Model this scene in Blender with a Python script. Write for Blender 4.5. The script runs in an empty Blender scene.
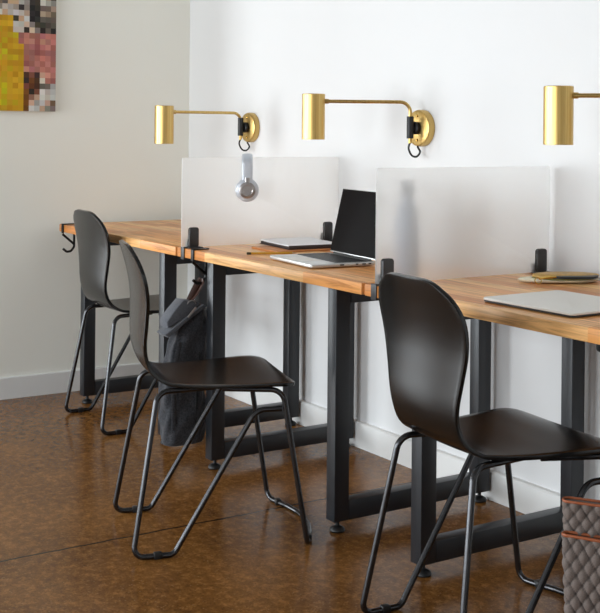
import bpy, bmesh, math, random
from mathutils import Vector, Matrix
random.seed(7)
PI = math.pi
S = bpy.context.scene
COL = S.collection

# ------------------------------------------------------------------ materials
def lin(c):
    return tuple((x/255/12.92) if x/255 <= .04045 else ((x/255+.055)/1.055)**2.4 for x in c)+(1,)

def new_mat(name):
    m = bpy.data.materials.new(name); m.use_nodes = True
    nt = m.node_tree
    return m, nt, nt.nodes['Principled BSDF']

def setp(b, **k):
    for n, v in k.items():
        n = {'col': 'Base Color', 'rough': 'Roughness', 'metal': 'Metallic', 'spec': 'Specular IOR Level', 'coat': 'Coat Weight',
             'coat_rough': 'Coat Roughness', 'ior': 'IOR', 'trans': 'Transmission Weight', 'sheen': 'Sheen Weight', 'aniso': 'Anisotropic'}[n]
        b.inputs[n].default_value = v

def coords(nt, scale=(1, 1, 1), rot=(0, 0, 0)):
    t = nt.nodes.new('ShaderNodeTexCoord'); mp = nt.nodes.new('ShaderNodeMapping')
    mp.inputs['Scale'].default_value = scale; mp.inputs['Rotation'].default_value = rot
    nt.links.new(t.outputs['Object'], mp.inputs['Vector'])
    return mp.outputs['Vector']

def noise(nt, vec, scale, detail=4, rough=.55, dist=0):
    n = nt.nodes.new('ShaderNodeTexNoise'); nt.links.new(vec, n.inputs['Vector'])
    n.inputs['Scale'].default_value = scale; n.inputs['Detail'].default_value = detail
    n.inputs['Roughness'].default_value = rough; n.inputs['Distortion'].default_value = dist
    return n.outputs['Fac']

def ramp(nt, fac, stops):
    r = nt.nodes.new('ShaderNodeValToRGB'); nt.links.new(fac, r.inputs['Fac'])
    e = r.color_ramp.elements
    while len(e) < len(stops): e.new(.5)
    for i, (p, c) in enumerate(stops): e[i].position = p; e[i].color = c
    return r.outputs['Color']

def mixc(nt, fac, a, b, mode='MIX'):
    m = nt.nodes.new('ShaderNodeMix'); m.data_type = 'RGBA'; m.blend_type = mode
    for sock, v in ((m.inputs['Factor'], fac), (m.inputs['A'] if False else m.inputs[6], a), (m.inputs[7], b)):
        if hasattr(v, 'is_linked') or hasattr(v, 'links'): nt.links.new(v, sock)
        else: sock.default_value = v
    return m.outputs[2]

def math_n(nt, op, a, b=0.0, c=None):
    m = nt.nodes.new('ShaderNodeMath'); m.operation = op
    for i, v in enumerate((a, b) if c is None else (a, b, c)):
        if isinstance(v, (int, float)): m.inputs[i].default_value = v
        else: nt.links.new(v, m.inputs[i])
    return m.outputs[0]

def bump(nt, b, fac, strength, dist=.001):
    n = nt.nodes.new('ShaderNodeBump'); n.inputs['Strength'].default_value = strength; n.inputs['Distance'].default_value = dist
    nt.links.new(fac, n.inputs['Height']); nt.links.new(n.outputs['Normal'], b.inputs['Normal'])

def simple(name, col, rough=.5, metal=0, var=.06, nscale=40, **k):
    m, nt, b = new_mat(name)
    setp(b, rough=rough, metal=metal, **k)
    c = lin(col)
    f = noise(nt, coords(nt), nscale, 3)
    lo = tuple(x*(1-var) for x in c[:3])+(1,); hi = tuple(min(1, x*(1+var)) for x in c[:3])+(1,)
    nt.links.new(ramp(nt, f, [(.3, lo), (.7, hi)]), b.inputs['Base Color'])
    return m

def wall_mat(name, col):
    m, nt, b = new_mat(name); setp(b, rough=.75, spec=.25)
    c = lin(col); f = noise(nt, coords(nt), 1.3, 3)
    nt.links.new(ramp(nt, f, [(.3, tuple(x*.985 for x in c[:3])+(1,)), (.7, c)]), b.inputs['Base Color'])
    bump(nt, b, noise(nt, coords(nt), 260, 2), .06)
    return m

M = {}
M['wall'] = wall_mat('wall_paint', (229, 229, 229))
M['wall_side'] = wall_mat('side_wall_paint', (246, 245, 236))
M['wall_far'] = wall_mat('far_room_paint', (225, 225, 224))
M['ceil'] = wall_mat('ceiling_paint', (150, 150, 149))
M['base'] = simple('baseboard_paint', (236, 236, 234), .4, var=.02, nscale=3)

def floor_mat():
    m, nt, b = new_mat('stained_polished_concrete')
    v = coords(nt)
    big = noise(nt, v, 1.7, 4, .6); mid = noise(nt, v, 34, 7, .8); fine = noise(nt, v, 150, 3, .7)
    c = ramp(nt, big, [(.30, lin((76, 49, 25))), (.5, lin((126, 83, 40))), (.70, lin((170, 117, 60)))])
    c2 = ramp(nt, mid, [(.34, lin((62, 40, 21))), (.5, lin((126, 83, 40))), (.66, lin((200, 144, 80)))])
    c = mixc(nt, .5, c, c2)
    sp = ramp(nt, fine, [(.34, (.4, .35, .3, 1)), (.45, (1, 1, 1, 1)), (.60, (1.0, 1.0, 1.0, 1)), (.72, (1.55, 1.45, 1.25, 1))])
    c = mixc(nt, .8, c, sp, 'MULTIPLY')
    vo = nt.nodes.new('ShaderNodeTexVoronoi'); nt.links.new(v, vo.inputs['Vector']); vo.inputs['Scale'].default_value = 75
    fl = ramp(nt, vo.outputs['Distance'], [(.1, (1, 1, 1, 1)), (.2, (0, 0, 0, 1))])
    c = mixc(nt, math_n(nt, 'MULTIPLY', fl, .55), c, lin((176, 138, 92)))
    # saw-cut joint running away from the wall
    sx = nt.nodes.new('ShaderNodeSeparateXYZ'); nt.links.new(v, sx.inputs[0])
    wob = math_n(nt, 'MULTIPLY', math_n(nt, 'SUBTRACT', noise(nt, v, 14, 4), .5), .018)
    d = math_n(nt, 'ABSOLUTE', math_n(nt, 'ADD', math_n(nt, 'SUBTRACT', sx.outputs[0], 1.80), wob))
    j = math_n(nt, 'LESS_THAN', d, .0045)
    c = mixc(nt, math_n(nt, 'MULTIPLY', j, .85), c, lin((24, 18, 14)))
    nt.links.new(c, b.inputs['Base Color'])
    rr = ramp(nt, big, [(.3, (.15,)*3+(1,)), (.75, (.25,)*3+(1,))])
    nt.links.new(rr, b.inputs['Roughness'])
    setp(b, spec=.17)
    bump(nt, b, mid, .03, .001)
    return m
M['floor'] = floor_mat()

def wood_mat():
    m, nt, b = new_mat('oiled_butcher_block')
    v = coords(nt)
    sx = nt.nodes.new('ShaderNodeSeparateXYZ'); nt.links.new(v, sx.inputs[0])
    row = math_n(nt, 'FLOOR', math_n(nt, 'MULTIPLY', sx.outputs[1], 1/.058))
    wn = nt.nodes.new('ShaderNodeTexWhiteNoise'); wn.noise_dimensions = '1D'; nt.links.new(row, wn.inputs['W'])
    seg = math_n(nt, 'FLOOR', math_n(nt, 'MULTIPLY', math_n(nt, 'ADD', sx.outputs[0], math_n(nt, 'MULTIPLY', wn.outputs['Value'], 3)), 1/.62))
    wn2 = nt.nodes.new('ShaderNodeTexWhiteNoise'); wn2.noise_dimensions = '2D'
    cb = nt.nodes.new('ShaderNodeCombineXYZ'); nt.links.new(row, cb.inputs[0]); nt.links.new(seg, cb.inputs[1]); nt.links.new(cb.outputs[0], wn2.inputs['Vector'])
    plank = ramp(nt, wn2.outputs['Value'], [(0, lin((208, 132, 70))), (.5, lin((234, 164, 96))), (1, lin((250, 200, 136)))])
    mp = nt.nodes.new('ShaderNodeMapping'); mp.inputs['Scale'].default_value = (1.6, 26, 26); nt.links.new(v, mp.inputs['Vector'])
    off = nt.nodes.new('ShaderNodeVectorMath'); off.operation = 'ADD'; nt.links.new(mp.outputs[0], off.inputs[0]); nt.links.new(wn2.outputs['Color'], off.inputs[1])
    g = noise(nt, off.outputs[0], 3.2, 6, .62, .8)
    gr = ramp(nt, g, [(.34, (.52, .44, .37, 1)), (.5, (.95, .94, .92, 1)), (.72, (1.22, 1.22, 1.2, 1))])
    c = mixc(nt, .8, plank, gr, 'MULTIPLY')
    fr = math_n(nt, 'ABSOLUTE', math_n(nt, 'SUBTRACT', math_n(nt, 'FRACT', math_n(nt, 'MULTIPLY', sx.outputs[1], 1/.058)), .5))
    seam = math_n(nt, 'GREATER_THAN', fr, .483)
    c = mixc(nt, math_n(nt, 'MULTIPLY', seam, .35), c, lin((84, 48, 22)))
    nt.links.new(c, b.inputs['Base Color'])
    setp(b, rough=.36, spec=.32)
    bump(nt, b, g, .08, .0006)
    return m
M['wood'] = wood_mat()

def veneer_mat():
    m, nt, b = new_mat('black_stained_veneer')
    v = coords(nt, (70, 9, 2.0))
    g = noise(nt, v, 1.5, 3, .5)
    c = ramp(nt, g, [(.3, lin((12, 12, 12))), (.7, lin((18, 18, 18)))])
    nt.links.new(c, b.inputs['Base Color'])
    setp(b, spec=.58, rough=.22)
    bump(nt, b, g, .05, .0003)
    return m
M['veneer'] = veneer_mat()
M['tube'] = simple('dark_lacquered_tube', (74, 74, 76), .22, .9, var=.05)
M['steel'] = simple('graphite_powder_coat', (36, 38, 42), .38, .1, var=.05, nscale=200, spec=.6)
M['rubber'] = simple('black_plastic', (22, 22, 23), .45, var=.08)
M['clamp'] = simple('charcoal_plastic', (48, 48, 49), .42, var=.05)
M['black_steel'] = simple('black_steel', (20, 20, 20), .4, .3, var=.05)

def brass_mat():
    m, nt, b = new_mat('brushed_brass')
    g = noise(nt, coords(nt, (180, 180, 3)), 1.5, 3)
    nt.links.new(ramp(nt, g, [(.3, lin((190, 156, 92))), (.7, lin((210, 180, 116)))]), b.inputs['Base Color'])
    setp(b, metal=1, rough=.33, aniso=.4)
    return m
M['brass'] = brass_mat()
M['bulb'] = simple('frosted_lamp_inside', (240, 235, 225), .5, var=.01)

def frost_mat():
    m, nt, b = new_mat('frosted_acrylic')
    f = noise(nt, coords(nt), 900, 2)
    nt.links.new(ramp(nt, f, [(.3, (.985, .985, .98, 1)), (.7, (1, 1, .995, 1))]), b.inputs['Base Color'])
    setp(b, trans=.96, rough=.38, ior=1.16, spec=.35)
    tl = nt.nodes.new('ShaderNodeBsdfTranslucent'); tl.inputs['Color'].default_value = (.93, .93, .92, 1)
    mx = nt.nodes.new('ShaderNodeMixShader'); mx.inputs[0].default_value = .22
    nt.links.new(b.outputs[0], mx.inputs[1]); nt.links.new(tl.outputs[0], mx.inputs[2])
    nt.links.new(mx.outputs[0], nt.nodes['Material Output'].inputs['Surface'])
    return m
M['frost'] = frost_mat()

M['alu'] = simple('silver_aluminium', (205, 205, 203), .35, .75, var=.02, nscale=300)
M['alu_lid'] = simple('silver_lid', (236, 233, 226), .45, .1, var=.02, nscale=300)
M['alu_dark'] = simple('dark_underside', (40, 40, 42), .5, var=.05)
M['screen'] = simple('switched_off_screen', (12, 8, 8), .35, var=.03, spec=.03)
M['keys'] = simple('black_keys', (24, 24, 26), .5, var=.06)
M['key_text'] = simple('key_well', (120, 120, 122), .5, var=.06)
M['port'] = simple('port_black', (12, 12, 12), .4)
M['paper'] = simple('white_cover', (236, 236, 238), .4, var=.02)
M['pages'] = simple('dark_page_edges', (58, 46, 42), .7, var=.35, nscale=300)
M['tan'] = simple('tan_leather', (196, 124, 62), .5, var=.12, nscale=60)
M['brown'] = simple('brown_leather', (58, 28, 14), .42, var=.15, nscale=60)
M['pencil'] = simple('yellow_pencil_paint', (214, 160, 44), .35, var=.04)
M['pencil_tip'] = simple('dark_pencil_end', (70, 62, 40), .5)
M['pencil_wood'] = simple('pencil_wood', (214, 178, 130), .6)
M['silver_plastic'] = simple('silver_plastic', (206, 210, 218), .35, .2, var=.03)
M['cup_metal'] = simple('brushed_cup_metal', (170, 164, 162), .28, .9, var=.15, nscale=25)
M['cup_pad'] = simple('pale_cushion', (214, 214, 216), .6, var=.04)
M['bottle'] = simple('blue_grey_bottle', (92, 102, 122), .4, var=.05)
M['bottle_cap'] = simple('dark_bottle_cap', (58, 60, 68), .45, var=.05)
M['gold'] = simple('gold_fabric', (190, 152, 84), .45, .25, var=.22, nscale=70)
M['olive'] = simple('olive_lining', (128, 122, 52), .6, var=.2, nscale=60)
M['cream'] = simple('cream_canvas', (232, 222, 196), .7, var=.12, nscale=55)
M['gold_metal'] = simple('gold_ring_metal', (214, 172, 84), .25, 1, var=.05)
M['ivory_edge'] = simple('canvas_side', (186, 178, 164), .7, var=.05)

def cloth(name, a, b_, sc=420, rough=.85):
    m, nt, b = new_mat(name)
    f = noise(nt, coords(nt), sc, 3, .7); g = noise(nt, coords(nt), 9, 3)
    c = ramp(nt, f, [(.3, lin(a)), (.7, lin(b_))])
    c = mixc(nt, .5, c, ramp(nt, g, [(.3, (.75, .75, .75, 1)), (.7, (1.15, 1.15, 1.15, 1))]), 'MULTIPLY')
    nt.links.new(c, b.inputs['Base Color']); setp(b, rough=rough, sheen=.15, spec=.2)
    bump(nt, b, f, .25, .0008)
    return m
M['pack'] = cloth('charcoal_wool', (34, 35, 38), (72, 73, 78), 160)
M['pack_light'] = cloth('grey_flap_wool', (66, 68, 73), (104, 106, 112))
M['quilt'] = cloth('taupe_quilted_nylon', (96, 84, 78), (122, 109, 102), 600, .6)
def stitch_shade_mix(m):  # darkens the quilting lines in colour: stitching plus painted crease shade
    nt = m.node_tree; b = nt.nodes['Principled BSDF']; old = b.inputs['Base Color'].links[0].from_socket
    a = nt.nodes.new('ShaderNodeVertexColor'); a.layer_name = 'stitch_shade'
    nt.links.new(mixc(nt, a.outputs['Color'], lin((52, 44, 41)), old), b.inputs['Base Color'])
stitch_shade_mix(M['quilt'])
M['strap'] = cloth('taupe_strap', (140, 128, 116), (162, 150, 138), 600)
M['piping'] = simple('orange_leather_piping', (150, 78, 40), .4, var=.1)
M['glass'] = new_mat('window_glass')[0]
setp(M['glass'].node_tree.nodes['Principled BSDF'], trans=1, rough=0, ior=1.05)

# ------------------------------------------------------------------ mesh helpers
def obj(name, bm, mats, parent=None, smooth=40, loc=None):
    me = bpy.data.meshes.new(name)
    bmesh.ops.recalc_face_normals(bm, faces=bm.faces[:])
    bm.to_mesh(me); bm.free()
    if not isinstance(mats, (list, tuple)): mats = [mats]
    for m in mats: me.materials.append(m)
    if smooth:
        me.shade_smooth()
        me.set_sharp_from_angle(angle=math.radians(smooth))
    o = bpy.data.objects.new(name, me); COL.objects.link(o)
    if parent: o.parent = parent
    if loc: o.location = loc
    return o

def tag(o, label, cat, group=None):
    o['label'] = label; o['category'] = cat
    if group: o['group'] = group
    return o

def thing(name, label, cat, loc=(0, 0, 0), rz=0, group=None):
    o = bpy.data.objects.new(name, None); COL.objects.link(o)
    o.location = loc; o.rotation_euler = (0, 0, rz); o.empty_display_size = .1
    return tag(o, label, cat, group)

def struct(name, bm, m):
    o = obj(name, bm, m, smooth=30); o['kind'] = 'structure'; return o

def dup(root, loc, rz, label):
    r = root.copy(); COL.objects.link(r); r.location = loc; r.rotation_euler = (0, 0, rz); r['label'] = label
    for ch in list(root.children):
        c = ch.copy(); COL.objects.link(c); c.parent = r
        for g in list(ch.children):
            d = g.copy(); COL.objects.link(d); d.parent = c
    return r

def box(bm, x0, x1, y0, y1, z0, z1, bev=0, seg=2, mi=0, mat=None):
    t = bmesh.new()
    vs = [t.verts.new((x, y, z)) for x in (x0, x1) for y in (y0, y1) for z in (z0, z1)]
    for f in ((0, 1, 3, 2), (4, 6, 7, 5), (0, 4, 5, 1), (2, 3, 7, 6), (0, 2, 6, 4), (1, 5, 7, 3)):
        t.faces.new([vs[i] for i in f])
    bmesh.ops.recalc_face_normals(t, faces=t.faces[:])
    if bev: bmesh.ops.bevel(t, geom=t.edges[:], offset=bev, segments=seg, profile=.5, affect='EDGES', clamp_overlap=True)
    join(bm, t, mi, mat)

def join(bm, t, mi=0, mat=None):
    mp = {}
    for v in t.verts: mp[v] = bm.verts.new(mat @ v.co if mat else v.co)
    for f in t.faces:
        n = bm.faces.new([mp[v] for v in f.verts]); n.material_index = mi if mi else f.material_index
    t.free()

def prism(bm, pts, axis, a, b, bev=0, mi=0):
    """extrude a 2-D outline along an axis from a to b"""
    t = bmesh.new()
    def P(p, w):
        return {'x': (w, p[0], p[1]), 'y': (p[0], w, p[1]), 'z': (p[0], p[1], w)}[axis]
    A = [t.verts.new(P(p, a)) for p in pts]; B = [t.verts.new(P(p, b)) for p in pts]
    n = len(pts)
    t.faces.new(A[::-1]); t.faces.new(B)
    for i in range(n): t.faces.new((A[i], A[(i+1) % n], B[(i+1) % n], B[i]))
    bmesh.ops.recalc_face_normals(t, faces=t.faces[:])
    if bev:
        ed = [e for e in t.edges if (e.verts[0] in A) == (e.verts[1] in A)]
        bmesh.ops.bevel(t, geom=ed, offset=bev, segments=2, profile=.5, affect='EDGES', clamp_overlap=True)
    join(bm, t, mi)

def rrect(x0, x1, y0, y1, r, n=6):
    out = []
    for cx, cy, a in ((x1-r, y1-r, 0), (x0+r, y1-r, 90), (x0+r, y0+r, 180), (x1-r, y0+r, 270)):
        for k in range(n+1):
            t = math.radians(a+90*k/n); out.append((cx+r*math.cos(t), cy+r*math.sin(t)))
    return out

def fillet(pts, rad, n=7):
    """polyline corners -> smooth path; rad is one radius or a list per corner"""
    pts = [Vector(p) for p in pts]; out = [pts[0]]
    for i in range(1, len(pts)-1):
        r = rad[i-1] if isinstance(rad, (list, tuple)) else rad
        a, p, b = pts[i-1], pts[i], pts[i+1]
        d1 = (a-p).normalized(); d2 = (b-p).normalized()
        ang = d1.angle(d2)
        if r <= 0 or ang > 3.1: out.append(p); continue
        L = min(r/math.tan(ang/2), (a-p).length*.49, (b-p).length*.49)
        s, e = p+d1*L, p+d2*L
        rr = L*math.tan(ang/2)
        c = p+(d1+d2).normalized()*(rr/math.sin(ang/2))
        v1 = s-c; v2 = e-c; tot = v1.angle(v2)
        for k in range(n+1):
            t = k/n
            out.append(c+(v1*math.sin((1-t)*tot)+v2*math.sin(t*tot))/math.sin(tot))
    out.append(pts[-1]); return out

def tube(bm, path, r, n=12, mi=0, cap=True, flat=None, closed=False):
    """sweep a circle (or an ellipse: flat=(rx, ry)) along a path; r may be a list"""
    path = [Vector(p) for p in path]
    N = len(path); rings = []; up = None
    for i, p in enumerate(path):
        if closed: t = (path[(i+1) % N]-path[i-1]).normalized()
        elif i == 0: t = (path[1]-p).normalized()
        elif i == N-1: t = (p-path[i-1]).normalized()
        else: t = ((path[i+1]-p).normalized()+(p-path[i-1]).normalized()).normalized()
        if up is None:
            up = Vector((0, 0, 1)) if abs(t.z) < .9 else Vector((1, 0, 0))
        up = (up-t*up.dot(t)).normalized(); s = t.cross(up)
        rr = r[i] if isinstance(r, (list, tuple)) else r
        rx, ry = flat if flat else (rr, rr)
        rings.append([bm.verts.new(p+s*(math.cos(2*PI*k/n)*rx)+up*(math.sin(2*PI*k/n)*ry)) for k in range(n)])
    for i in range(N if closed else N-1):
        a, b = rings[i], rings[(i+1) % N]
        for k in range(n):
            f = bm.faces.new((a[k], a[(k+1) % n], b[(k+1) % n], b[k])); f.material_index = mi
    if cap and not closed:
        for f in (rings[0][::-1], rings[-1]):
            bm.faces.new(f).material_index = mi

def lathe(bm, prof, n=24, axis='z', org=(0, 0, 0), mi=0, closed=False):
    """revolve (radius, height) pairs around an axis"""
    o = Vector(org); rings = []
    def P(r, h, a):
        c, s = r*math.cos(a), r*math.sin(a)
        return o+Vector({'z': (c, s, h), 'y': (c, h, s), 'x': (h, c, s)}[axis])
    for r, h in prof:
        if r < 1e-6: rings.append([bm.verts.new(P(0, h, 0))])
        else: rings.append([bm.verts.new(P(r, h, 2*PI*k/n)) for k in range(n)])
    seq = list(zip(rings, rings[1:]))+([(rings[-1], rings[0])] if closed else [])
    for a, b in seq:
        for k in range(n):
            q = [a[k % len(a)], a[(k+1) % len(a)], b[(k+1) % len(b)], b[k % len(b)]]
            u = []
            for w in q:
                if w not in u: u.append(w)
            if len(u) > 2: bm.faces.new(u).material_index = mi

def loft(bm, rings, mi=0, cap=True, closed_rows=False):
    R = [[bm.verts.new(p) for p in r] for r in rings]; n = len(R[0])
    for a, b in zip(R, R[1:]):
        for k in range(n): bm.faces.new((a[k], a[(k+1) % n], b[(k+1) % n], b[k])).material_index = mi
    if cap:
        bm.faces.new(R[0][::-1]).material_index = mi; bm.faces.new(R[-1]).material_index = mi

def interp(xs, ys, x):
    if x <= xs[0]: return ys[0]
    for i in range(len(xs)-1):
        if x <= xs[i+1]:
            t = (x-xs[i])/(xs[i+1]-xs[i])
            # monotone-ish cubic (catmull)
            y0 = ys[max(i-1, 0)]; y1 = ys[i]; y2 = ys[i+1]; y3 = ys[min(i+2, len(ys)-1)]
            return .5*((2*y1)+(-y0+y2)*t+(2*y0-5*y1+4*y2-y3)*t*t+(-y0+3*y1-3*y2+y3)*t**3)
    return ys[-1]

# ------------------------------------------------------------------ room
XL = -.064              # face of the side wall carrying the painting
XR, YF, ZC = 7.2, -6.2, 3.1
XW = -5.2               # far end of the room beyond the side wall
YS = -1.12              # where the side wall stops
bm = bmesh.new(); box(bm, XW-.15, XR+.15, YF-.15, .15, -.12, 0); struct('floor', bm, M['floor'])
bm = bmesh.new(); box(bm, XW-.15, XR+.15, YF-.15, .15, ZC, ZC+.12); struct('ceiling', bm, M['ceil'])
bm = bmesh.new(); box(bm, XW, XR, 0, .15, 0, ZC); struct('wall_back', bm, M['wall'])
bm = bmesh.new(); box(bm, XL-.14, XL, YS, 0, 0, ZC); struct('wall_left', bm, M['wall_side'])
bm = bmesh.new(); box(bm, XR, XR+.15, YF, 0, 0, ZC); struct('wall_right', bm, M['wall_far'])

def holed_wall(name, m, plane, a0, a1, holes, t0, t1):
    """wall with rectangular openings; plane 'x' runs along y, plane 'y' runs along x"""
    bm = bmesh.new()
    def B(u0, u1, z0, z1):
        if u1-u0 < 1e-4 or z1-z0 < 1e-4: return
        if plane == 'x': box(bm, t0, t1, u0, u1, z0, z1)
        else: box(bm, u0, u1, t0, t1, z0, z1)
    u = a0
    for h0, h1, z0, z1 in sorted(holes):
        B(u, h0, 0, ZC); B(h0, h1, 0, z0); B(h0, h1, z1, ZC); u = h1
    B(u, a1, 0, ZC)
    return struct(name, bm, m)

HL = [(-5.9, -3.9, .10, 2.45)]
HF = [(-2.9, -1.2, .06, 2.5), (.0, 2.4, .10, 2.45), (3.2, 5.6, .10, 2.45)]  # first opening carries the key; the other two are unseen, added for fill
holed_wall('wall_end', M['wall'], 'x', YF-.15, 0, HL, XW-.15, XW)
holed_wall('wall_front', M['wall'], 'y', XW, XR, HF, YF-.15, YF)

def window(name, plane, h, t0, t1, cols):
    u0, u1, z0, z1 = h; bm = bmesh.new(); w = .05
    def B(a, b, c, d):
        if plane == 'x': box(bm, t0, t1, a, b, c, d)
        else: box(bm, a, b, t0, t1, c, d)
    B(u0, u1, z0, z0+w); B(u0, u1, z1-w, z1); B(u0, u0+w, z0+w, z1-w); B(u1-w, u1, z0+w, z1-w)
    for k in range(1, cols):
        c = u0+(u1-u0)*k/cols; B(c-.02, c+.02, z0+w, z1-w)
    o = struct(name, bm, M['base'])
    g = bmesh.new(); tm = (t0+t1)/2
    if plane == 'x': box(g, tm-.003, tm+.003, u0+w, u1-w, z0+w, z1-w)
    else: box(g, u0+w, u1-w, tm-.003, tm+.003, z0+w, z1-w)
    p = obj('pane', g, M['glass'], o); p['kind'] = 'structure'
    return o
window('window_1', 'x', HL[0], XW-.12, XW-.06, 2)
window('fill_window_4', 'y', HF[2], YF-.12, YF-.06, 2)
window('window_2', 'y', HF[0], YF-.12, YF-.06, 2)
window('fill_window_3', 'y', HF[1], YF-.12, YF-.06, 2)

bbh = .093
bm = bmesh.new(); prism(bm, [(-.022, 0), (0, 0), (0, bbh), (-.018, bbh), (-.022, bbh-.004)], 'x', XL, XR); struct('baseboard_back', bm, M['base'])
bm = bmesh.new(); prism(bm, [(XL, 0), (XL+.016, 0), (XL+.016, bbh-.004), (XL+.012, bbh), (XL, bbh)], 'y', YS, -.022); struct('baseboard_left', bm, M['base'])

# ------------------------------------------------------------------ desks
DF, DB, DT, DTH = -.662, -.032, .75, .033
def make_desk(x0, length, legs, label):
    r = thing('desk', label, 'desk', (x0, 0, 0), 0, 'row of wooden desks along the wall')
    bm = bmesh.new(); box(bm, 0, length, DF, DB, DT-DTH, DT, .003, 2)
    obj('tabletop', bm, M['wood'], r)
    w, W = .044, .052; yl, yr = -.628, -.031; zt = DT-DTH-.0005; zf = .033
    for a in legs:      # near-face corner of each leg frame, in desk coordinates
        for y0 in (yl, yr-W):
            bm = bmesh.new(); box(bm, a-w, a, y0, y0+W, zf, zt, .003, 2)
            lg = obj('leg', bm, M['steel'], r)
            f = bmesh.new()
            lathe(f, [(0, 0), (.021, 0), (.023, .004), (.021, .010), (.012, .016), (.006, .018), (.006, zf+.004), (0, zf+.004)], 20, 'z', (a-w/2, y0+W/2, 0))
            obj('leveling_foot', f, M['rubber'], lg)
        for nm, z0, z1 in (('bottom_rail', zf, zf+.058), ('top_rail', zt-.05, zt)):
            bm = bmesh.new(); box(bm, a-w, a, yl+W, yr-W, z0, z1, .003, 2)
            obj(nm, bm, M['steel'], r)
    return r
make_desk(0, 1.124, (.209, .968), 'far wooden desk reaching into the corner under the painting')
make_desk(1.138, 1.124, (1.343-1.138, 2.091-1.138), 'middle wooden desk holding the open laptop')
make_desk(2.276, 1.124, (2.491-2.276, 3.24-2.276), 'near wooden desk holding the closed laptop')

# ------------------------------------------------------------------ frosted screens with clamps
def make_screen(x, label, p0, p1):
    r = thing('privacy_screen', label, 'desk divider', (x, 0, DT), 0, 'frosted screens between the desks')
    bm = bmesh.new(); prism(bm, rrect(p0, p1, .003, .3185, .006, 4), 'x', -.003, .003, .0008)
    obj('panel', bm, M['frost'], r)
    for nm, y0, y1, front in (('front_clamp', -.648, -.604, True), ('rear_clamp', -.077, -.033, False)):
        bm = bmesh.new()
        # upright jaws either side of the panel
        prism(bm, rrect(y0+.002, y1-.005, .002, .073, .009, 5), 'x', .0032, .017, .002)
        box(bm, -.012, -.0032, y0, y1, .002, .03, .002)
        box(bm, -.012, .03 if front else .034, y0-.006, y1+.006, .0006, .0045, .001)
        obj(nm, bm, M['clamp'], r)
    bm = bmesh.new()
    box(bm, -.012, .012, DF-.0045, DF-.0006, -DTH-.006, .0045, .001); box(bm, -.012, .012, DF-.004, y1-.56, -DTH-.006, -DTH-.0022, .0008)
    box(bm, -.012, .012, DF-.004, -.64, .0006, .0045, .001)
    obj('bracket', bm, M['clamp'], r)
    return r
make_screen(1.186, 'frosted desk screen with silver headphones hung over it', -.670, -.005)
make_screen(2.324, 'frosted desk screen with a bottle blurred behind it', -.659, -.016)

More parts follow.
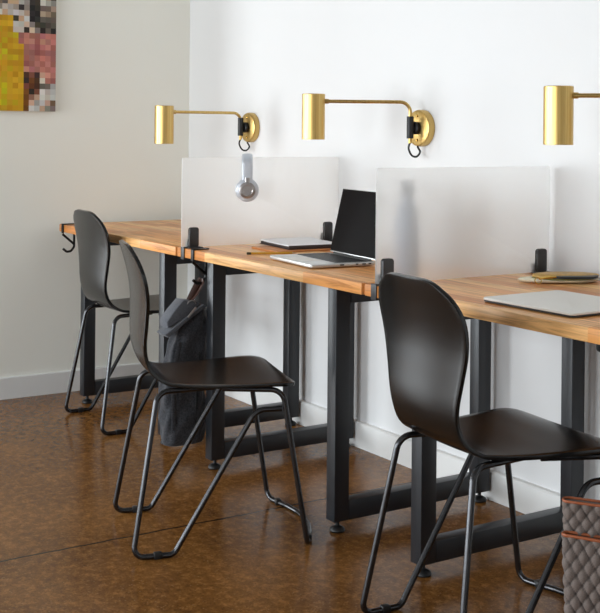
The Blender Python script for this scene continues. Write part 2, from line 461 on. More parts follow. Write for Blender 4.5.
# ------------------------------------------------------------------ chairs
UR, VR, UF, VF = -.116, .204, -.0036, .204
UT, VT, ZT = -.044, .1515, .442
UD, VD, ZD = .2246, .2034, .3897
UFT, VFT, UFF, VFF = .3008, .205, .3715, .2232
TR = .0078
PU = [.345, .325, .28, .2, .1, .02, -.03, -.062, -.078, -.0845, -.0835, -.084, -.091, -.104, -.118, -.125]
PZ = [.4570, .4612, .4632, .4615, .4606, .4635, .472, .494, .527, .57, .63, .69, .74, .79, .83, .849]
PW = [.206, .2075, .2075, .196, .178, .158, .146, .135, .131, .137, .151, .166, .173, .172, .168, .166]
def make_shell():
    ss = [0]
    for i in range(1, len(PU)): ss.append(ss[-1]+math.hypot(PU[i]-PU[i-1], PZ[i]-PZ[i-1]))
    Ltot = ss[-1]
    # dense stations, packed tightly at both rounded ends
    st = [0]+[.045*(1-math.cos(PI/2*k/10)) for k in range(1, 11)]
    k = 48; st += [.045+(Ltot-.145)*i/k for i in range(1, k+1)]
    st += [Ltot-.1+.1*math.sin(PI/2*i/14) for i in range(1, 15)]
    nt_ = 22; th = .005
    top, bot = [], []
    for s in st:
        u = interp(ss, PU, s)+.012*min(1, max(0, (s-.30)/.09)); z = interp(ss, PZ, s)-.0015-.0048*min(1, max(0, (.48-s)/.12)); w = interp(ss, PW, s)
        e = 1e-3
        du = interp(ss, PU, min(s+e, Ltot))-interp(ss, PU, max(s-e, 0)); dz = interp(ss, PZ, min(s+e, Ltot))-interp(ss, PZ, max(s-e, 0))
        l = math.hypot(du, dz) or 1; nu, nz = dz/l, -du/l      # towards the sitter: +u on the back, +z on the seat
        if s < .045: w = w-.05+.05*math.sqrt(max(0, 1-((.045-s)/.045)**2))
        d = Ltot-s
        if d < .1: w = w-.122+.122*math.sqrt(max(0, 1-((.1-d)/.1)**2))
        f = min(1, max(0, (s-.33)/.14)); cup = .002*(1-f)+.014*f
        A, B = [], []
        for j in range(nt_+1):
            t = -1+2*j/nt_; v = w*t
            c = -cup*(1-(v/.2)**2)+cup*(1-(w/.2)**2)*.35
            A.append(Vector((u+nu*(c+th), v, z+nz*(c+th)))); B.append(Vector((u+nu*(c-th), v, z+nz*(c-th))))
        top.append(A); bot.append(B)
    bm = bmesh.new()
    T = [[bm.verts.new(p) for p in r] for r in top]; Bo = [[bm.verts.new(p) for p in r] for r in bot]
    n, m = len(T), nt_+1
    for i in range(n-1):
        for j in range(m-1):
            bm.faces.new((T[i][j], T[i+1][j], T[i+1][j+1], T[i][j+1])); bm.faces.new((Bo[i][j], Bo[i][j+1], Bo[i+1][j+1], Bo[i+1][j]))
    rim = [(i, 0) for i in range(n)]+[(n-1, j) for j in range(1, m)]+[(i, m-1) for i in range(n-2, -1, -1)]+[(0, j) for j in range(m-2, 0, -1)]
    edges = []
    for a, b in zip(rim, rim[1:]+rim[:1]):
        try: bm.faces.new((T[a[0]][a[1]], T[b[0]][b[1]], Bo[b[0]][b[1]], Bo[a[0]][a[1]]))
        except ValueError: pass
    for g in (T, Bo):
        for a, b in zip(rim, rim[1:]+rim[:1]):
            e = bm.edges.get((g[a[0]][a[1]], g[b[0]][b[1]]))
            if e: edges.append(e)
    bmesh.ops.recalc_face_normals(bm, faces=bm.faces[:])
    bmesh.ops.bevel(bm, geom=edges, offset=.003, segments=2, profile=.5, affect='EDGES', clamp_overlap=True)
    return bm

def C_(p):      # chair coordinates (forward, left, up) -> object coordinates (x right, y forward)
    return (-p[1], p[0], p[2])

def chair_path(pts, rad): return fillet([C_(p) for p in pts], rad)

def make_chair(label):
    r = thing('side_chair', label, 'chair', (0, 0, 0), 0, 'black chairs along the desks')
    bm = make_shell()
    for v in bm.verts: v.co = Vector(C_(v.co))
    obj('seat_shell', bm, M['veneer'], r, smooth=50)
    for s in (1, -1):
        bm = bmesh.new()
        k = (ZT-ZD)/(ZT-.008)
        tube(bm, chair_path([(.12, s*.125, ZT), (UT, s*VT, ZT), (UR, s*VR, TR), (UF, s*VF, TR), (UD, s*VD, ZD), (UFT+(UFF-UFT)*k-.012, s*(VFT+(VFF-VFT)*k-.001), ZD)], [.038, .026, .026, .045]), TR, 12)
        lg = obj('rear_leg', bm, M['tube'], r, smooth=60)
        g = bmesh.new()
        um = (UR+UF)/2+.012
        box(g, -s*VR-.0095, -s*VR+.0095, um-.012, um+.012, 0, .0185, .004, 2)
        obj('glide', g, M['rubber'], lg)
    bm = bmesh.new()
    pts = [(.14, .15, ZT), (UFT, VFT, ZT), (UFF, VFF, TR)]
    bow = [(UFF+.006+.05*(1-(t/.19)**2), t, TR) for t in (.17, .12, .06, 0, -.06, -.12, -.17)]
    path = pts+bow+[(p[0], -p[1], p[2]) for p in pts[::-1]]
    rad = [.04, .028]+[.08]*len(bow)+[.028, .04]
    tube(bm, chair_path(path, rad), TR, 12)
    fl = obj('front_leg', bm, M['tube'], r, smooth=60)
    for s in (1, -1):
        g = bmesh.new(); vv = .165; uu = UFF+.006+.05*(1-(vv/.19)**2)
        box(g, -s*vv-.012, -s*vv+.012, uu-.0095, uu+.0095, 0, .0185, .004, 2)
        obj('glide', g, M['rubber'], fl)
    bm = bmesh.new()      # cross plate that carries the shell on the tubes
    box(bm, -.12, .12, .06, .10, ZT-.004, ZT+.0075, .002)
    box(bm, -.15, .15, .20, .235, ZT-.004, ZT+.0075, .002)
    obj('seat_support', bm, M['tube'], r)
    return r
ch = make_chair('black chair nearest the room corner, at the far desk below the painting')
ch.location = (.533, -.648, 0); ch.rotation_euler = (0, 0, -.035)
dup(ch, (1.8194, -1.0437, 0), -.288, 'black chair pulled out and turned side-on in front of the hanging backpack')
dup(ch, (2.8204, -.8054, 0), -.096, 'black chair pulled out at the desk with the closed laptop, beside the quilted tote')

# ------------------------------------------------------------------ wall lamps
def make_lamp(base, sh, label):
    bx, bz = base
    r = thing('wall_lamp', label, 'lamp', (bx, 0, bz), 0, 'brass swing-arm wall lamps')
    bm = bmesh.new()
    lathe(bm, [(0, 0), (.063, 0), (.0635, -.003), (.0635, -.02), (.061, -.0255), (.056, -.0275), (0, -.0275)], 40, 'y')
    pl = obj('backplate', bm, M['brass'], r, smooth=35)
    for k in (1, -1):
        g = bmesh.new(); lathe(g, [(0, -.0275), (.005, -.0275), (.005, -.029), (.003, -.030), (0, -.030)], 12, 'y', (0, 0, k*.042)); obj('screw', g, M['gold_metal'], pl)
    bm = bmesh.new()
    lathe(bm, [(0, -.0275), (.018, -.0275), (.022, -.030), (.022, -.042), (.018, -.0455), (.010, -.046), (.010, -.056), (0, -.056)], 28, 'y')
    ys = -.058
    lathe(bm, [(0, -.036), (.0115, -.036), (.012, -.034), (.012, .038), (.0115, .04), (0, .04)], 20, 'z', (0, ys, 0))
    obj('swivel', bm, M['rubber'], r, smooth=35)
    za = sh[2]-bz+.053
    e = Vector((sh[0]-bx, sh[1], 0)); d = (e-Vector((0, ys, 0))).normalized()
    R = .0395
    tip = e-d*R
    bm = bmesh.new()
    tube(bm, fillet([(0, ys, -.052), (0, ys, za), (tip.x, tip.y, za)], .035, 10), .0062, 14)
    obj('arm', bm, M['brass'], r, smooth=60)
    bm = bmesh.new()
    q = tip-d*.012
    tube(bm, [(q.x, q.y, za), (tip.x+d.x*.004, tip.y+d.y*.004, za)], .0085, 16)
    obj('arm_collar', bm, M['brass'], r, smooth=40)
    H = .156; z1 = sh[2]-bz+H/2; z0 = z1-H
    bm = bmesh.new()
    lathe(bm, [(0, z1), (R-.002, z1), (R, z1-.002), (R, z0+.0006), (R-.0012, z0), (R-.0024, z0+.0006), (R-.0024, z1-.005), (0, z1-.005)], 48, 'z', (e.x, e.y, 0))
    so = obj('lamp_shade', bm, M['brass'], r, smooth=35)
    bm = bmesh.new()
    lathe(bm, [(0, z1-.0055), (.014, z1-.0055), (.014, z1-.04), (.018, z1-.05), (.022, z1-.075), (.018, z1-.096), (0, z1-.103)], 24, 'z', (e.x, e.y, 0))
    obj('bulb', bm, M['bulb'], so)
    bm = bmesh.new()
    p = [(0, ys, -.05), (0, ys-.006, -.07), (0, ys+.008, -.094), (0, ys+.03, -.098), (0, ys+.044, -.082), (0, -.024, -.0645), (0, -.016, -.058)]
    P = []
    for i in range(len(p)-1):
        for t in range(6):
            u = i+t/6; P.append((0, interp(list(range(len(p))), [a[1] for a in p], u), interp(list(range(len(p))), [a[2] for a in p], u)))
    P.append(p[-1]); tube(bm, P, .0036, 8)
    obj('cord', bm, M['rubber'], r)
    return r
make_lamp((.527, 1.178), (.53, -.42, 1.186), 'brass swing-arm lamp nearest the room corner, above the hung headphones')
make_lamp((1.698, 1.180), (1.53, -.345, 1.216), 'middle brass swing-arm lamp with its round plate, above the open laptop')
make_lamp((2.878, 1.182), (2.64, -.295, 1.2155), 'rightmost brass lamp, only its shade and part of its arm in the photo')

# ------------------------------------------------------------------ painting on the side wall
CELL = .0242
rows = [
 "p t q s b k g k", ]
def art_color(i, j, nx, ny):
    """i from the right edge, j from the bottom; mosaic of generic colour squares"""
    rnd = random.random
    def jit(c, a=.12): 
        f = 1+(rnd()-.5)*2*a; return tuple(max(0, min(255, x*f+(rnd()-.5)*10)) for x in c)
    grey = [(150, 140, 128), (190, 182, 172), (96, 88, 80), (214, 208, 202), (120, 104, 90), (176, 150, 128), (64, 54, 46)]
    pink = [(178, 112, 100), (196, 126, 112), (166, 98, 90), (206, 146, 126), (172, 110, 104), (186, 118, 106)]
    yel = [(206, 156, 26), (214, 168, 34), (196, 146, 22), (200, 170, 20)]
    if i >= 6 and j <= 16 - max(0, 8-i)*2.5:
        if i >= 9 and rnd() < .12: return jit((206, 196, 20), .05)
        return jit(random.choice(yel), .04)
    if i in (5, 6) and j < 4: return jit((124, 76, 20))
    if i >= 3 and i <= 6 and 3 <= j <= 6: return jit(random.choice([(84, 50, 30), (110, 62, 28), (54, 42, 36), (120, 70, 54)]))
    if j < 5: return jit(random.choice([(150, 144, 134), (186, 180, 172), (120, 108, 98), (206, 168, 146), (218, 214, 206), (128, 96, 80)]))
    if j < 14 and i < 7:
        if j < 7: return jit(random.choice(pink[3:]+[(206, 160, 140), (214, 196, 184)]))
        return jit(random.choice(pink), .08)
    if j < 21 and 2 < i < 5 and j > 15: return jit(random.choice([(34, 30, 28), (44, 38, 34), (56, 48, 42)]))
    if i < 3 and j < 17: return jit(random.choice([(44, 40, 36), (70, 64, 56), (96, 88, 78)]))
    return jit(random.choice(grey+[(200, 160, 130), (206, 176, 150)]))
pt = thing('pixel_painting', 'colourful pixelated mosaic canvas hung on the side wall', 'painting', (XL, -.670, 1.240))
nx, ny = 16, 30
bm = bmesh.new(); box(bm, .0004, .026, -nx*CELL, 0, 0, ny*CELL)
obj('canvas', bm, M['ivory_edge'], pt)
bm = bmesh.new(); cl = bm.loops.layers.float_color.new('mosaic')
for j in range(ny):
    for i in range(nx):
        y1 = -i*CELL; y0 = y1-CELL; z0 = j*CELL; z1 = z0+CELL
        f = bm.faces.new([bm.verts.new((.0266, y, z)) for y, z in ((y0, z0), (y1, z0), (y1, z1), (y0, z1))])
        c = lin(art_color(i, j, nx, ny))
        for lp in f.loops: lp[cl] = c
# back of the printed sheet so that it has a thickness
box(bm, .0261, .0265, -nx*CELL, 0, 0, ny*CELL)
m, nt, b = new_mat('mosaic_print'); a = nt.nodes.new('ShaderNodeVertexColor'); a.layer_name = 'mosaic'
nt.links.new(a.outputs['Color'], b.inputs['Base Color']); setp(b, rough=.6, spec=.3)
obj('picture', bm, m, pt, smooth=0)

# ------------------------------------------------------------------ hooks under the desk edge
def make_hook(x, label):
    r = thing('desk_hook', label, 'hook', (x, DF, DT), 0, 'black hooks clipped to the desk edge')
    bm = bmesh.new(); w = .009
    box(bm, -w, w, -.0055, .058, .0006, .0046, .001)          # plate lying on the top
    box(bm, -w, w, -.0055, -.0008, -DTH-.004, .0046, .001)     # lip in front of the edge
    obj('clip', bm, M['black_steel'], r)
    bm = bmesh.new()
    tube(bm, fillet([(0, -.003, -DTH-.008), (0, .05, -.086)], 0), .005, 8)
    tube(bm, [(0, .05, -DTH-.007), (0, .05, -.09)], .0052, 8)
    tube(bm, fillet([(0, .05, -.06), (0, .05, -.098), (0, .036, -.116), (0, .016, -.118), (0, .0, -.104)], .014), .0052, 8)
    obj('prong', bm, M['black_steel'], r)
    return r
make_hook(.048, 'empty black hook clipped to the far desk corner')
make_hook(1.262, 'black hook on the desk edge carrying the backpack loop')

# ------------------------------------------------------------------ backpack hanging from the second hook
bp = thing('backpack', 'dark grey wool backpack hanging by its leather loop from the desk hook', 'backpack', (1.246, 0, 0))
def sup(cx, cy, z, ax, ay, n=36, e=3.0):
    out = []
    for k in range(n):
        t = 2*PI*k/n; c, s = math.cos(t), math.sin(t)
        out.append(Vector((cx+ax*math.copysign(abs(c)**(2/e), c), cy+ay*math.copysign(abs(s)**(2/e), s), z)))
    return out
bm = bmesh.new(); rings = []
KZ = ((.078, -.688, .022, .056), (.083, -.688, .036, .069), (.10, -.687, .042, .076), (.16, -.687, .044, .079), (.25, -.686, .044, .078), (.33, -.684, .043, .075), (.40, -.676, .041, .070), (.46, -.666, .038, .060), (.51, -.657, .033, .048), (.545, -.650, .027, .034), (.562, -.648, .016, .02))
zs = [.078, .080, .083, .088, .094]+[.10+.0105*i for i in range(43)]+[.556, .562]
for z in zs:
    cy, ax, ay = (interp([k[0] for k in KZ], [k[i] for k in KZ], z) for i in (1, 2, 3))
    rg = sup(-.004, cy, z, ax, ay, 60)
    for k, p in enumerate(rg):
        a = 2*PI*k/len(rg)
        # hanging folds that run down the cloth and slant as they fall
        w = .0045*abs(math.sin(3.5*a+z*9))*math.sin(z*14+a)+.003*math.sin(7*a-z*26+2*math.sin(z*18))+.002*math.sin(z*75+3*a)
        rg[k] = p+Vector((math.cos(a), math.sin(a), 0))*w*min(1, (z-.07)*20)
    rings.append(rg)
loft(bm, rings); obj('bag_body', bm, M['pack'], bp, smooth=70)
bm = bmesh.new()
prism(bm, [(-.705, .582), (-.655, .574), (-.640, .562), (-.69, .527), (-.764, .490), (-.768, .512), (-.742, .545)], 'x', -.030, .032, .003)
obj('flap', bm, M['pack_light'], bp, smooth=50)
bm = bmesh.new()
prism(bm, [(-.779, .470), (-.766, .459), (-.69, .513), (-.622, .554), (-.632, .564), (-.69, .528)], 'x', -.030, .042, .002)
obj('flap_edge', bm, M['pack_light'], bp, smooth=40)
bm = bmesh.new()
tube(bm, [(.036, -.742, .14), (.0405, -.745, .26), (.038, -.738, .36), (.036, -.722, .44)], .006, 8, flat=(.010, .0035))
obj('shoulder_strap', bm, M['pack'], bp)
bm = bmesh.new()
tube(bm, [(.039, -.660, .10), (.0405, -.658, .2), (.040, -.655, .3), (.036, -.645, .40)], .0025, 8)
obj('zipper', bm, M['black_steel'], bp)
bm = bmesh.new()       # leather hanging loop from the hook prong down to the ring
tube(bm, [(.016, -.628, .648), (.010, -.640, .634), (.008, -.655, .606), (.006, -.672, .572)], 0.01, 10, flat=(.0042, .012))
tube(bm, [(.016, -.628, .648), (.022, -.626, .634), (.018, -.644, .602), (.010, -.668, .570)], .01, 10, flat=(.0038, .0115))
obj('hanging_loop', bm, M['brown'], bp, smooth=60)
bm = bmesh.new()
tube(bm, [(.028+.006*math.sin(t), -.675+.017*math.cos(t), .562+.017*math.sin(t)) for t in [2*PI*k/20 for k in range(20)]], .0026, 8, closed=True)
tube(bm, [(.050, -.668, .556), (.054, -.686, .540), (.054, -.700, .525)], .004, 8)
obj('metal_ring', bm, M['cup_metal'], bp)

# ------------------------------------------------------------------ quilted tote on the floor
to = thing('tote_bag', 'taupe quilted tote bag with orange leather piping on the floor', 'bag', (3.215, -.80, 0), .6)
SEAM = []
def quilt_ring(z, x0, x1, y0, y1, n, amp, tilt):
    """rounded rectangle ring with diamond quilting pushed in and out"""
    pts = rrect(x0, x1, y0, y1, min(.022, .45*(y1-y0)), 6)
    P = [Vector((p[0], p[1], z)) for p in pts]; P.append(P[0])
    cum = [0]
    for a, b in zip(P, P[1:]): cum.append(cum[-1]+(b-a).length)
    out = []; cx, cy = (x0+x1)/2, (y0+y1)/2
    for k in range(n):
        s = cum[-1]*k/n; i = max(j for j in range(len(cum)-1) if cum[j] <= s+1e-9)
        d = (P[i+1]-P[i]); nrm = Vector((d.y, -d.x, 0)).normalized()
        p = P[i]+d*((s-cum[i])/max(d.length, 1e-9))
        if nrm.dot(p-Vector((cx, cy, z))) < 0: nrm = -nrm
        u = p.x if abs(nrm.y) > .5 else p.y
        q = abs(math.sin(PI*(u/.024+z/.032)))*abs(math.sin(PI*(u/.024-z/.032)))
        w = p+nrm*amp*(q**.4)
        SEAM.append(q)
        w.z += tilt*math.cos(PI*min(1, max(0, (p.x-x0)/(x1-x0))))
        out.append(w)
    return out
def tote_mesh(z0, z1, f, name, tilt=0, n=340, amp=.0065):
    k = int((z1-z0)/.0032); bm = bmesh.new(); SEAM.clear()
    loft(bm, [quilt_ring(z0+(z1-z0)*i/k, *f(z0+(z1-z0)*i/k), n, amp, tilt*(i/k)**3) for i in range(k+1)], cap=True)
    lay = bm.verts.layers.float_color.new('stitch_shade')
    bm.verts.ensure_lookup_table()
    for v, q in zip(bm.verts, SEAM): v[lay] = (min(1, q/.22),)*3+(1,)  # crease shade and stitching painted darker towards the seams
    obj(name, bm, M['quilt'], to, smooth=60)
def shape_body(z):
    t = min(1, z/.437); return (-.022+.03*(1-t), .35-.03*(1-t), -.050-.045*(1-t), -.028*t)
def shape_pocket(z):
    t = min(1, z/.367); return (-.016+.03*(1-t), .352-.03*(1-t), -.078-.061*(1-t)**.8, -.062-.045*(1-t))
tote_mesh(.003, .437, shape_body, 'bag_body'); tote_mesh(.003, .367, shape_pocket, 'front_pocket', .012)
def rimtube(z, f, r, name, dz=0):
    bm = bmesh.new(); x0, x1, y0, y1 = f(z)
    P = [Vector((p[0], p[1], z+dz*math.cos(PI*min(1, max(0, (p[0]-x0)/(x1-x0)))))) for p in rrect(x0-.003, x1+.003, y0-.003, y1+.003, .45*(y1-y0+.006), 6)]
    # split the long sides so that the rim can follow the sag
    Q = []
    for a, b in zip(P, P[1:]+P[:1]):
        m_ = max(1, int((b-a).length/.02))
        for i in range(m_):
            p = a.lerp(b, i/m_); p.z = z+dz*math.cos(PI*min(1, max(0, (p.x-x0)/(x1-x0)))); Q.append(p)
    tube(bm, Q, r, 10, closed=True, flat=(r, r*1.3)); obj(name, bm, M['piping'], to, smooth=60)
rimtube(.439, shape_body, .0021, 'body_piping'); rimtube(.369, shape_pocket, .0026, 'pocket_piping', .012)
for y in (-.044, -.033):
    bm = bmesh.new()
    tube(bm, fillet([(.062, y, .36), (.064, y, .47), (.09, y-.002, .52), (.22, y-.002, .52), (.246, y, .47), (.248, y, .36)], .045), .01, 10, flat=(.0115, .0032))
    obj('handle', bm, M['strap'], to, smooth=60)

# ------------------------------------------------------------------ things on the middle desk
lp = thing('open_laptop', 'open silver laptop with a dark screen on the middle desk', 'laptop', (1.636, -.583, DT), -.10)
Wl, Dl = .298, .228
bm = bmesh.new(); prism(bm, rrect(0, Wl, 0, Dl, .012, 5), 'z', .0035, .0145, .0025); base = obj('base', bm, M['alu'], lp)
bm = bmesh.new()
bm.free()
for x in (.02, Wl-.03):
    for y in (.02, Dl-.03):
        bm = bmesh.new(); lathe(bm, [(0, 0), (.007, 0), (.007, .0034), (0, .0034)], 14, 'z', (x, y, 0)); obj('rubber_foot', bm, M['rubber'], base)
bm = bmesh.new(); box(bm, .016, Wl-.016, .092, Dl-.022, .0145, .0149); obj('key_well', bm, M['key_text'], base)
bm = bmesh.new()
rw = [14, 14, 13, 12, 11, 8]
kw = Wl-.036
for r_i, n in enumerate(rw):
    y1 = Dl-.025-r_i*.0182; w = kw/n
    for k in range(n):
        if r_i == 5 and k in (3, 4): 
            continue
        x = .018+k*w; box(bm, x+.0008, x+w-.0008, y1-.0165, y1, .0149, .0161)
    if r_i == 5: box(bm, .018+3*w+.0008, .018+5*w-.0008, y1-.0165, y1, .0149, .0161)
obj('keyboard', bm, M['keys'], base, smooth=0)
bm = bmesh.new(); box(bm, .095, Wl-.095, .012, .082, .01455, .0149); obj('trackpad', bm, M['alu_lid'], base)
for y, l in ((.10, .014), (.155, .009), (.178, .013), (.2, .010)):
    bm = bmesh.new(); box(bm, Wl-.0008, Wl+.0003, y, y+l, .007, .0115); obj('port', bm, M['port'], base)
tilt = math.radians(13)
def lidpt(h, off): return (Dl-.004+h*math.sin(tilt)+off*math.cos(tilt), .0165+h*math.cos(tilt)-off*math.sin(tilt))
def slab(bm, h0, h1, o0, o1, x0, x1, bev=0):
    q = [lidpt(h0, o0), lidpt(h0, o1), lidpt(h1, o1), lidpt(h1, o0)]
    prism(bm, q, 'x', x0, x1, bev)
bm = bmesh.new(); slab(bm, .002, .216, .0005, .006, 0, Wl, .0015); lid = obj('lid', bm, M['alu'], lp)
bm = bmesh.new(); slab(bm, .006, .2135, -.0006, .0006, .003, Wl-.003, 0); obj('screen', bm, M['screen'], lid)
bm = bmesh.new(); tube(bm, [(.03, Dl-.003, .0155), (Wl-.03, Dl-.003, .0155)], .0042, 10); obj('hinge', bm, M['alu_dark'], lp)

fo = bmesh.new(); prism(fo, rrect(0, .19, 0, .30, .008, 4), 'z', .0005, .006, .0015)
tag(obj('leather_folder', fo, M['tan'], None, loc=(1.295, -.452, DT)), 'tan leather folder lying under the white notebook', 'folder').rotation_euler = (0, 0, -.03)
nb = thing('notebook', 'thick notebook with a white cover stacked on the tan folder', 'notebook', (1.222, -.372, DT+.0065), -.10)
bm = bmesh.new(); box(bm, .004, .236, .003, .205, .0022, .0108, .002); obj('page_block', bm, M['pages'], nb)
bm = bmesh.new()
rg = []
for k in range(13):
    x = .24*k/12; z = .0112+.003*max(0, 1-k/4)**2
    rg.append([Vector((x, 0, z)), Vector((x, .21, z)), Vector((x, .21, z+.003)), Vector((x, 0, z+.003))])
loft(bm, rg); obj('top_cover', bm, M['paper'], nb, smooth=30)
bm = bmesh.new(); box(bm, 0, .24, 0, .21, 0, .002, .0006); obj('bottom_cover', bm, M['pages'], nb)
bm = bmesh.new(); box(bm, .2362, .2405, .0, .21, .0005, .0138, .0015); obj('spine', bm, M['pages'], nb)

pc = thing('pencil', 'yellow pencil lying between the tan folder and the open laptop', 'pencil', (1.476, -.572, DT), math.atan2(.155, .062))
bm = bmesh.new(); tube(bm, [(.014, 0, .0042), (.155, 0, .0042)], .0041, 6); obj('barrel', bm, M['pencil'], pc, smooth=20)
bm = bmesh.new(); tube(bm, [(0, 0, .0042), (.014, 0, .0042)], .0041, 10); obj('ferrule', bm, M['pencil_tip'], pc)
bm = bmesh.new(); tube(bm, [(.155, 0, .0042), (.172, 0, .0042)], [.004, .0006], 10); obj('point', bm, M['pencil_wood'], pc)

bo = thing('water_bottle', 'blue grey bottle standing behind the frosted screen', 'bottle', (2.205, -.447, DT))
bm = bmesh.new(); lathe(bm, [(0, .0005), (.029, .0005), (.031, .004), (.031, .13), (.029, .165), (.022, .195), (.0155, .215), (.0145, .232), (0, .232)], 32); obj('bottle_body', bm, M['bottle'], bo)
bm = bmesh.new(); lathe(bm, [(0, .2325), (.0155, .2325), (.016, .235), (.016, .266), (.014, .27), (0, .27)], 28); obj('cap', bm, M['bottle_cap'], bo)

# headphones hung over the top edge of the far screen
hp = thing('headphones', 'silver over-ear headphones hung over the frosted screen edge', 'headphones', (1.186, -.406, 1.0725), -.50)
bm = bmesh.new()
A = []
for k in range(25):
    a = PI*k/24
    A.append((.046*math.cos(a), 0, -.030+.037*math.sin(a)))
band = [(.050, 0, -.085)]+A+[(-.050, 0, -.085)]
tube(bm, band, .01, 12, flat=(.019, .0032)); obj('headband', bm, M['silver_plastic'], hp, smooth=60)
for s in (1, -1):
    bm = bmesh.new()
    tube(bm, [(s*.0545, 0, -.076), (s*.0585, 0, -.102)], .008, 12, flat=(.008, .0025))
    yo = obj('yoke', bm, M['cup_metal'], hp)
    c = bmesh.new()
    def H(h): return s*h
    CZ = -.121
    lathe(c, [(0, H(.056)), (.024, H(.056)), (.028, H(.0555)), (.038, H(.053)), (.0415, H(.049)), (.0425, H(.044)), (.0415, H(.038)), (.038, H(.036)), (0, H(.036))], 36, 'x', (0, 0, CZ))
    cu = obj('ear_cup', c, M['silver_plastic'], hp, smooth=35)
    d = bmesh.new()
    lathe(d, [(0, H(.0585)), (.017, H(.0585)), (.019, H(.0600)), (.027, H(.0600)), (.0295, H(.0585)), (.0295, H(.0563)), (0, H(.0563))], 32, 'x', (0, 0, CZ))
    obj('cup_disc', d, M['cup_metal'], cu, smooth=35)
    d = bmesh.new()
    lathe(d, [(.012, H(.0355)), (.037, H(.0355)), (.039, H(.032)), (.036, H(.029)), (.026, H(.028)), (.016, H(.029)), (.012, H(.032))], 32, 'x', (0, 0, CZ), closed=True)
    obj('ear_cushion', d, M['cup_pad'], cu, smooth=60)

# ------------------------------------------------------------------ things on the near desk
cl_ = thing('closed_laptop', 'closed silver laptop lying flat on the near desk', 'laptop', (2.700, -.612, DT), .015)
bm = bmesh.new(); prism(bm, rrect(0.001, .303, 0.001, .266, .014, 6), 'z', .002, .0062, .0018); obj('base', bm, M['alu_dark'], cl_)
bm = bmesh.new(); prism(bm, rrect(0, .304, 0, .267, .014, 6), 'z', .0064, .0125, .0018); obj('lid', bm, M['alu_lid'], cl_)
for x in (.03, .272):
    for y in (.03, .225):
        bm = bmesh.new(); lathe(bm, [(0, 0), (.008, 0), (.008, .0019), (0, .0019)], 14, 'z', (x, y, 0)); obj('rubber_foot', bm, M['rubber'], cl_)

po = thing('zip_pouch', 'gold and cream zip pouch lying half open near the rear clamp', 'pouch', (2.508, -.158, DT), math.radians(62))
def lens(L, Wd, z, n=40, y0=0):
    out = []
    for k in range(n):
        t = 2*PI*k/n; x = .95*L*math.cos(t); w = Wd*(1-(abs(math.cos(t)))**3.2)**.75 if abs(math.cos(t)) < 1 else 0
        out.append(Vector((x, y0+math.copysign(w, math.sin(t)) if k not in (0, n//2) else y0, z)))
    return out
bm = bmesh.new()
loft(bm, [lens(.108, .032, .0006), lens(.121, .048, .004), lens(.123, .050, .008), lens(.119, .047, .011), lens(.098, .032, .0125)])
obj('lower_side', bm, M['cream'], po, smooth=60)
def off(ring, dx, dy): return [p+Vector((dx, dy, 0)) for p in ring]
bm = bmesh.new()
loft(bm, [off(lens(a, b, z), .022, .004) for a, b, z in ((.086, .03, .0126), (.100, .044, .0135), (.102, .046, .018), (.098, .043, .0225), (.078, .03, .025))])
obj('upper_side', bm, M['gold'], po, smooth=60)
bm = bmesh.new()
loft(bm, [off(lens(a, b, z), .034, -.014) for a, b, z in ((.066, .034, .0132), (.08, .044, .0142), (.08, .043, .0205), (.066, .034, .0222))])
obj('opening', bm, M['rubber'], po, smooth=60)
bm = bmesh.new()
loft(bm, [off(lens(a, b, z), .012, -.008) for a, b, z in ((.08, .035, .0095), (.096, .044, .0105), (.096, .044, .0135), (.08, .035, .0145))])
obj('lining', bm, M['olive'], po, smooth=60)
bm = bmesh.new()
tube(bm, [(-.074+.009*math.cos(2*PI*k/16), -.056+.003*math.sin(2*PI*k/16), .0105+.008*math.sin(2*PI*k/16)) for k in range(16)], .0015, 8, closed=True)
tube(bm, [(-.07, -.052, .015), (-.05, -.043, .017), (-.02, -.046, .019)], .003, 8)
obj('zipper_pull', bm, M['gold_metal'], po)

# small black power box fixed under the near desk
bx = bmesh.new(); prism(bx, rrect(-.06, .06, -.03, 0, .008, 4), 'y', -.03, .03, .003)
tag(obj('under_desk_box', bx, M['rubber'], None, loc=(3.127, -.57, DT-DTH-.0006)), 'small black box fixed under the near desk edge', 'power box')

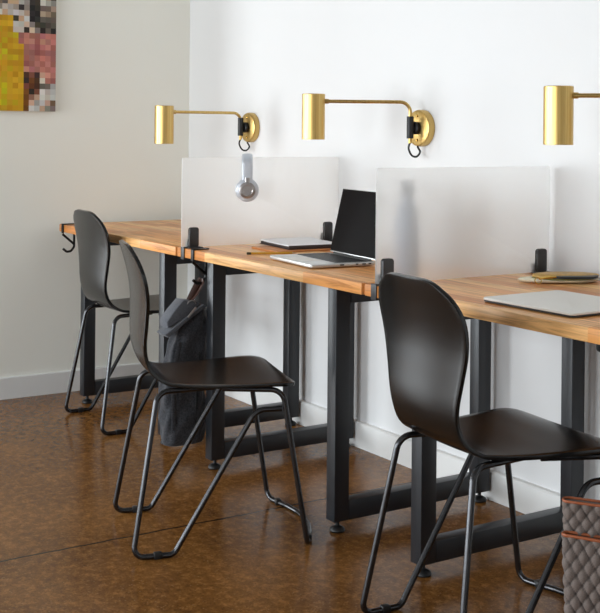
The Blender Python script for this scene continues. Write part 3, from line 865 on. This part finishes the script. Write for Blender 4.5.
# ------------------------------------------------------------------ light
def area(name, loc, rot, sx, sy, power, col):
    l = bpy.data.lights.new(name, 'AREA'); l.shape = 'RECTANGLE'; l.size = sx; l.size_y = sy; l.energy = power; l.color = col
    o = bpy.data.objects.new(name, l); COL.objects.link(o); o.location = loc; o.rotation_euler = rot
    return o
h = HL[0]
area('end_daylight', (XW+.03, (h[0]+h[1])/2, (h[2]+h[3])/2), (0, -PI/2, 0), h[3]-h[2]-.1, h[1]-h[0]-.1, 110, (.88, .955, 1))
for k, h in enumerate(HF):
    area('front_key_fill', ((h[0]+h[1])/2, YF+.03, (h[2]+h[3])/2), (PI/2, 0, 0), h[1]-h[0]-.1, h[3]-h[2]-.1, (185, 155, 75)[k], (.88, .955, 1))  # key light first, then two fill lights added at the unseen openings
w = bpy.data.worlds.new('World'); S.world = w; w.use_nodes = True
nt = w.node_tree; bg = nt.nodes['Background']
sky = nt.nodes.new('ShaderNodeTexSky'); sky.sky_type = 'HOSEK_WILKIE'; sky.turbidity = 6; sky.sun_direction = (-.4, .3, .85)
nt.links.new(mixc(nt, .6, sky.outputs[0], (.8, .85, .9, 1)), bg.inputs['Color']); bg.inputs['Strength'].default_value = 1.0

# ------------------------------------------------------------------ camera
cam = bpy.data.cameras.new('camera'); co = bpy.data.objects.new('camera', cam); COL.objects.link(co)
yaw, roll, f, py = .5692, .0091, 1188.38, 129.1
d = Vector((-math.cos(yaw), math.sin(yaw), 0)); r = Vector((math.sin(yaw), math.cos(yaw), 0)); u = Vector((0, 0, 1))
r3 = r*math.cos(roll)+u*math.sin(roll); u3 = u*math.cos(roll)-r*math.sin(roll)
co.matrix_world = Matrix(((r3.x, u3.x, -d.x, 4.9289), (r3.y, u3.y, -d.y, -2.5738), (r3.z, u3.z, -d.z, 1.1729), (0, 0, 0, 1)))
cam.sensor_fit = 'VERTICAL'; cam.sensor_height = 36; cam.lens = f*36/613; cam.shift_y = -(306.5-py)/613
cam.clip_start = .02
S.camera = co
S.view_settings.view_transform = 'Standard'; S.view_settings.look = 'None'; S.view_settings.gamma = 1; S.view_settings.use_curve_mapping = False
S.view_settings.exposure = .15
